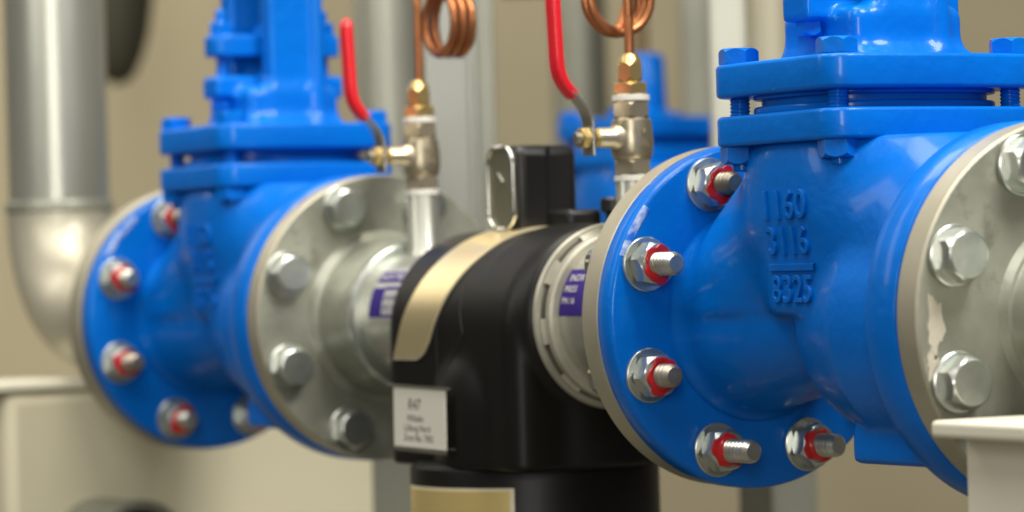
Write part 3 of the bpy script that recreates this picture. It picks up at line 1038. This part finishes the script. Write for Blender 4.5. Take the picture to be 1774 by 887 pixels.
def coil(u, y0, z0, label, axis, R, ztop, turns, pitch, cx):
    """copper tube rising from the fitting, bending into a pigtail loop"""
    t = thing('siphon_coil', label, 'copper tube', (u, y0, z0), 'coiled copper siphon tubes')
    pts = [(0, 0, 0), (0, 0, .3), (0, 0, .6)]
    zc = ztop
    # rise, lean into the loop tangent (top of the circle)
    a_ = Vector(axis[0]); b_ = Vector(axis[1])      # loop plane horizontal dir, and axis dir
    c0 = Vector(cx)
    n = int(turns * 36)
    start = c0 + a_ * (-R)
    pts += [(start.x * .0, start.y * 0.0, zc - z0 - .15), tuple(Vector((0, 0, zc - z0 + .05)) * 1.0)]
    for i in range(7):
        f = i / 6
        p0 = Vector((0, 0, zc - z0 + .05)); p3 = c0 + Vector((0, 0, R + zc - z0))
        p1 = p0 + Vector((0, 0, .35)); p2 = p3 - a_ * .30
        p = p0 * (1 - f) ** 3 + p1 * 3 * f * (1 - f) ** 2 + p2 * 3 * f * f * (1 - f) + p3 * f ** 3
        if i: pts.append(tuple(p))
    for i in range(1, n + 1):
        an = 2 * PI * i / 36
        p = c0 + a_ * (R * math.sin(an)) + Vector((0, 0, zc - z0 + R * math.cos(an))) + b_ * (pitch * i / 36)
        pts.append(tuple(p))
    e = Vector(pts[-1])
    for i in range(1, 9):
        f = i / 8
        pts.append(tuple(e + a_ * (.22 * math.sin(f * PI / 2)) + Vector((0, 0, .9 * f * f))))
    part('tube', MB().tube(pts, .0365, 14), COPPER, t, sharp=60)
    return t


coil(4.07, 0, 1.93, 'copper tube with narrow edge-on loops above the left ball valve', ((1, 0, 0), (0, 1, 0)), .275, 2.43, 2.6, .085, (0.17, .07, 0))
coil(7.31, 0, 1.93, 'copper tube with wide open loop above the right ball valve', ((0, 1, 0), (-1, 0, 0)), .25, 2.37, 2.5, .08, (-.14, .05, 0))


# ------------------------------------------------------------------ pipe supports
PLINTH = mat('cream_plinth_paint', (0.60, 0.555, 0.40), 0.5, var=(0.64, 0.595, 0.44), vs=3, bump=0.05, bs=30)


def support(u, label, vc=0.0, plate=False):
    t = thing('pipe_support', label, 'bracket', (u, vc, -8.0), 'cream steel pipe supports')
    zt = 8 - .585
    part('cap_plate', MB().box(-.45, .45, -1.33, 1.35, zt - .105, zt), CREAM, t, bevel=.03)
    if plate:
        part('column', MB().box(-.42, .42, -1.10, 3.15, 0.02, zt - .105), PLINTH, t, bevel=.12)
    else:
        part('column_flange', MB().box(-.42, .42, -1.09, -1.025, 0.02, zt - .105), CREAM, t, bevel=.012)
        part('column_flange', MB().box(-.42, .42, 1.005, 1.07, 0.02, zt - .105), CREAM, t, bevel=.012)
        part('web', MB().box(-.03, .03, -1.025, 1.005, 0.02, zt - .105), CREAM, t)
    part('base_plate', MB().box(-.6, .6, -1.4, 1.4, 0, .1), CREAM, t)
    return t


support(13.05, 'cream steel support under the pipe in the lower right corner')
support(-2.9, 'blurred wide cream steel plinth under the elbow pipe at lower left', plate=True)

# ------------------------------------------------------------------ background
def vbar(name, label, cat, px0, px1, depth, mt, z0=-8.0, z1=9, round_=True, group=None, thick=None):
    c = at((px0 + px1) / 2, 443, depth); w = (px1 - px0) / FPX * depth
    t = thing(name, label, cat, (c.x, c.y, z0), group)
    H = z1 - z0
    if round_:
        part('pipe', MB().lathe([(0, w / 2), (H, w / 2)], 48, 'Z'), mt, t)
        part('pipe_clamp', MB().lathe([(H * .93, w / 2 + .02), (H * .93, w / 2 + .05), (H * .945, w / 2 + .05), (H * .945, w / 2 + .02)], 48, 'Z'), mt, t)
    else:
        th = thick or w
        rz = math.atan2(CR.y, CR.x)
        f = .10 * w
        part('channel_back', MB().box(-w / 2 + f, w / 2 - f, th - f, th, 0, H), mt, t, rot=(0, 0, rz))
        part('channel_side', MB().box(-w / 2, -w / 2 + f, 0, th, 0, H), mt, t, rot=(0, 0, rz), bevel=.01)
        part('channel_side', MB().box(w / 2 - f, w / 2, 0, th, 0, H), mt, t, rot=(0, 0, rz), bevel=.01)
        part('channel_lip', MB().box(-w / 2 + f, w / 2 - f, 0, f, 0, H), mt, t, rot=(0, 0, rz))
    return t


GB = mat('background_galvanised', (0.45, 0.45, 0.385), 0.38, 0.65, var=(0.52, 0.52, 0.44), vs=4, rvar=0.05)
GB2 = mat('background_dull_steel', (0.22, 0.22, 0.18), 0.45, 0.5, var=(0.28, 0.28, 0.23), vs=4)
vbar('riser_pipe', 'pale blurred riser pipe behind the left red lever', 'pipe', 622, 742, 38, GB)
c = at(822, 443, 35); ppx = 35 / FPX
t = thing('strut_post', 'grey folded steel post just right of the left copper coil', 'post', (c.x, c.y, -8.0), None, (0, 0, math.atan2(CR.y, CR.x)))
GB3 = mat('background_lit_side_steel', (0.26, 0.265, 0.235), 0.42, 0.5, var=(0.31, 0.31, 0.275), vs=4)
part('flat_side', MB().box(-76 * ppx, -2 * ppx, .10, .16, 0, 17), GB3, t)  # same folded sheet, its lit side put in as a paler steel
part('folded_edge', MB().lathe([(0, 8 * ppx), (17, 8 * ppx)], 24, 'Z', (6 * ppx, .08, 0)), GALVP, t)  # highlight along the fold put into the colour with a brighter metal
part('outer_side', MB().box(12 * ppx, 44 * ppx, .08, .40, 0, 17), GB2, t, bevel=.02)  # shaded side of the sheet put into the colour with a darker steel
vbar('riser_pipe', 'dull grey riser pipe behind the right red lever', 'pipe', 965, 1062, 50, GB2)
vbar('strut_post', 'light steel channel post left of the right valve bonnet', 'post', 1240, 1304, 33, GB, z0=.2, round_=False, thick=.3)
vbar('riser_pipe', 'beige riser pipe between the channel post and the right valve yoke', 'pipe', 1303, 1392, 37, mat('beige_lagged_pipe', (0.42, 0.39, 0.29), .4, .3, var=(.46, .43, .33), vs=4), z0=.2)
vbar('strut_post', 'wide dull post behind the upper left corner of the right valve flange', 'post', 1192, 1238, 46, GB2, z0=.3, round_=False, thick=.5)
vbar('insulated_pipe', 'thin brown pipe behind the right brass fitting', 'pipe', 1104, 1134, 44, mat('brown_insulation', (0.16, 0.11, 0.05), .6), z0=2.2)

c = at(925, -12, 45)
t = thing('pipe_hanger', 'dark bracket crossing the top edge between the grey post and the right red lever', 'bracket', (c.x, c.y, c.z), None, (0, 0, math.atan2(CR.y, CR.x)))
part('bar', MB().box(-.42, .30, 0, .2, -.02, .28), DARKINS, t, bevel=.02)
part('rod', MB().lathe([(.2, .06), (4, .06)], 16, 'Z', (-.1, .1, 0)), GB2, t)

# dark insulated hanger behind left pipe
c = at(200, -20, 57)
t = thing('expansion_tank', 'dark rounded vessel high up behind the galvanised pipe', 'tank', (c.x, c.y, c.z))
part('shell', MB().lathe([(-1.60, 0.0), (-1.57, .14), (-1.45, .28), (-1.15, .42), (-.75, .54), (-.2, .62), (.4, .66), (1.6, .66), (1.9, .4), (2.0, 0)], 48, 'Z'), DARKINS, t)
part('bracket', MB().box(-.1, .1, -.1, .1, 1.9, 4.5), DARKINS, t)

# lower posts
vbar('floor_post', 'grey floor post below the left edge of the black housing', 'post', 634, 712, 33, GREYST, z1=-1.2, round_=False, thick=.3)
vbar('floor_post', 'dark floor post under the right valve', 'post', 1272, 1326, 33, DARKINS, z1=-1.75, round_=False, thick=.3)
vbar('floor_post', 'pale floor post under the right valve', 'post', 1328, 1404, 34, GB2, z1=-1.0, round_=False, thick=.3)
c = at(243, 960, 33)
t = thing('drain_pipe', 'dark round pipe end at the bottom left in front of the cream support', 'pipe', (c.x, c.y, c.z))
part('pipe', MB().lathe([(0, .50), (-1.2, .50)], 48, 'X'), GREYST, t)
part('rim', MB().lathe([(0, .42), (.03, .44), (.03, .50), (0, .52), (-.06, .52)], 48, 'X'), GREYST, t)

# blue valve far behind
def copy_tree(o, parent=None, skip=()):
    c_ = o.copy(); sc.collection.objects.link(c_); c_.parent = parent
    for ch in list(o.children):
        if ch.name.split('.')[0] in skip: continue
        copy_tree(ch, c_, skip)
    return c_


cb = at(1128, 461, 40)
vB = copy_tree(vL, skip=('casting_mark', 'flange_bolt', 'bonnet', 'gland_flange', 'gland_bolt', 'stem'))
vB.location = Vector((cb.x, cb.y, 0.36)) * S
part('bonnet', MB().lathe([(1.69, .42), (1.74, .34), (1.82, .24), (2.40, .22), (2.46, .18), (2.46, 0)], 40, 'Z'), BLUE, vB)
vB['label'] = 'out of focus blue gate valve far behind the right ball valve'
t = thing('back_pipe', 'galvanised pipe carrying the far out of focus blue valve', 'pipe', (cb.x, cb.y, .36))
part('pipe', MB().lathe([(XR + BWR, .5), (XR + 2.0, .5)], 48), GALVP, t)
part('pipe', MB().lathe([(XL - BW, .5), (XL - 6.0, .5)], 48), GALVP, t)
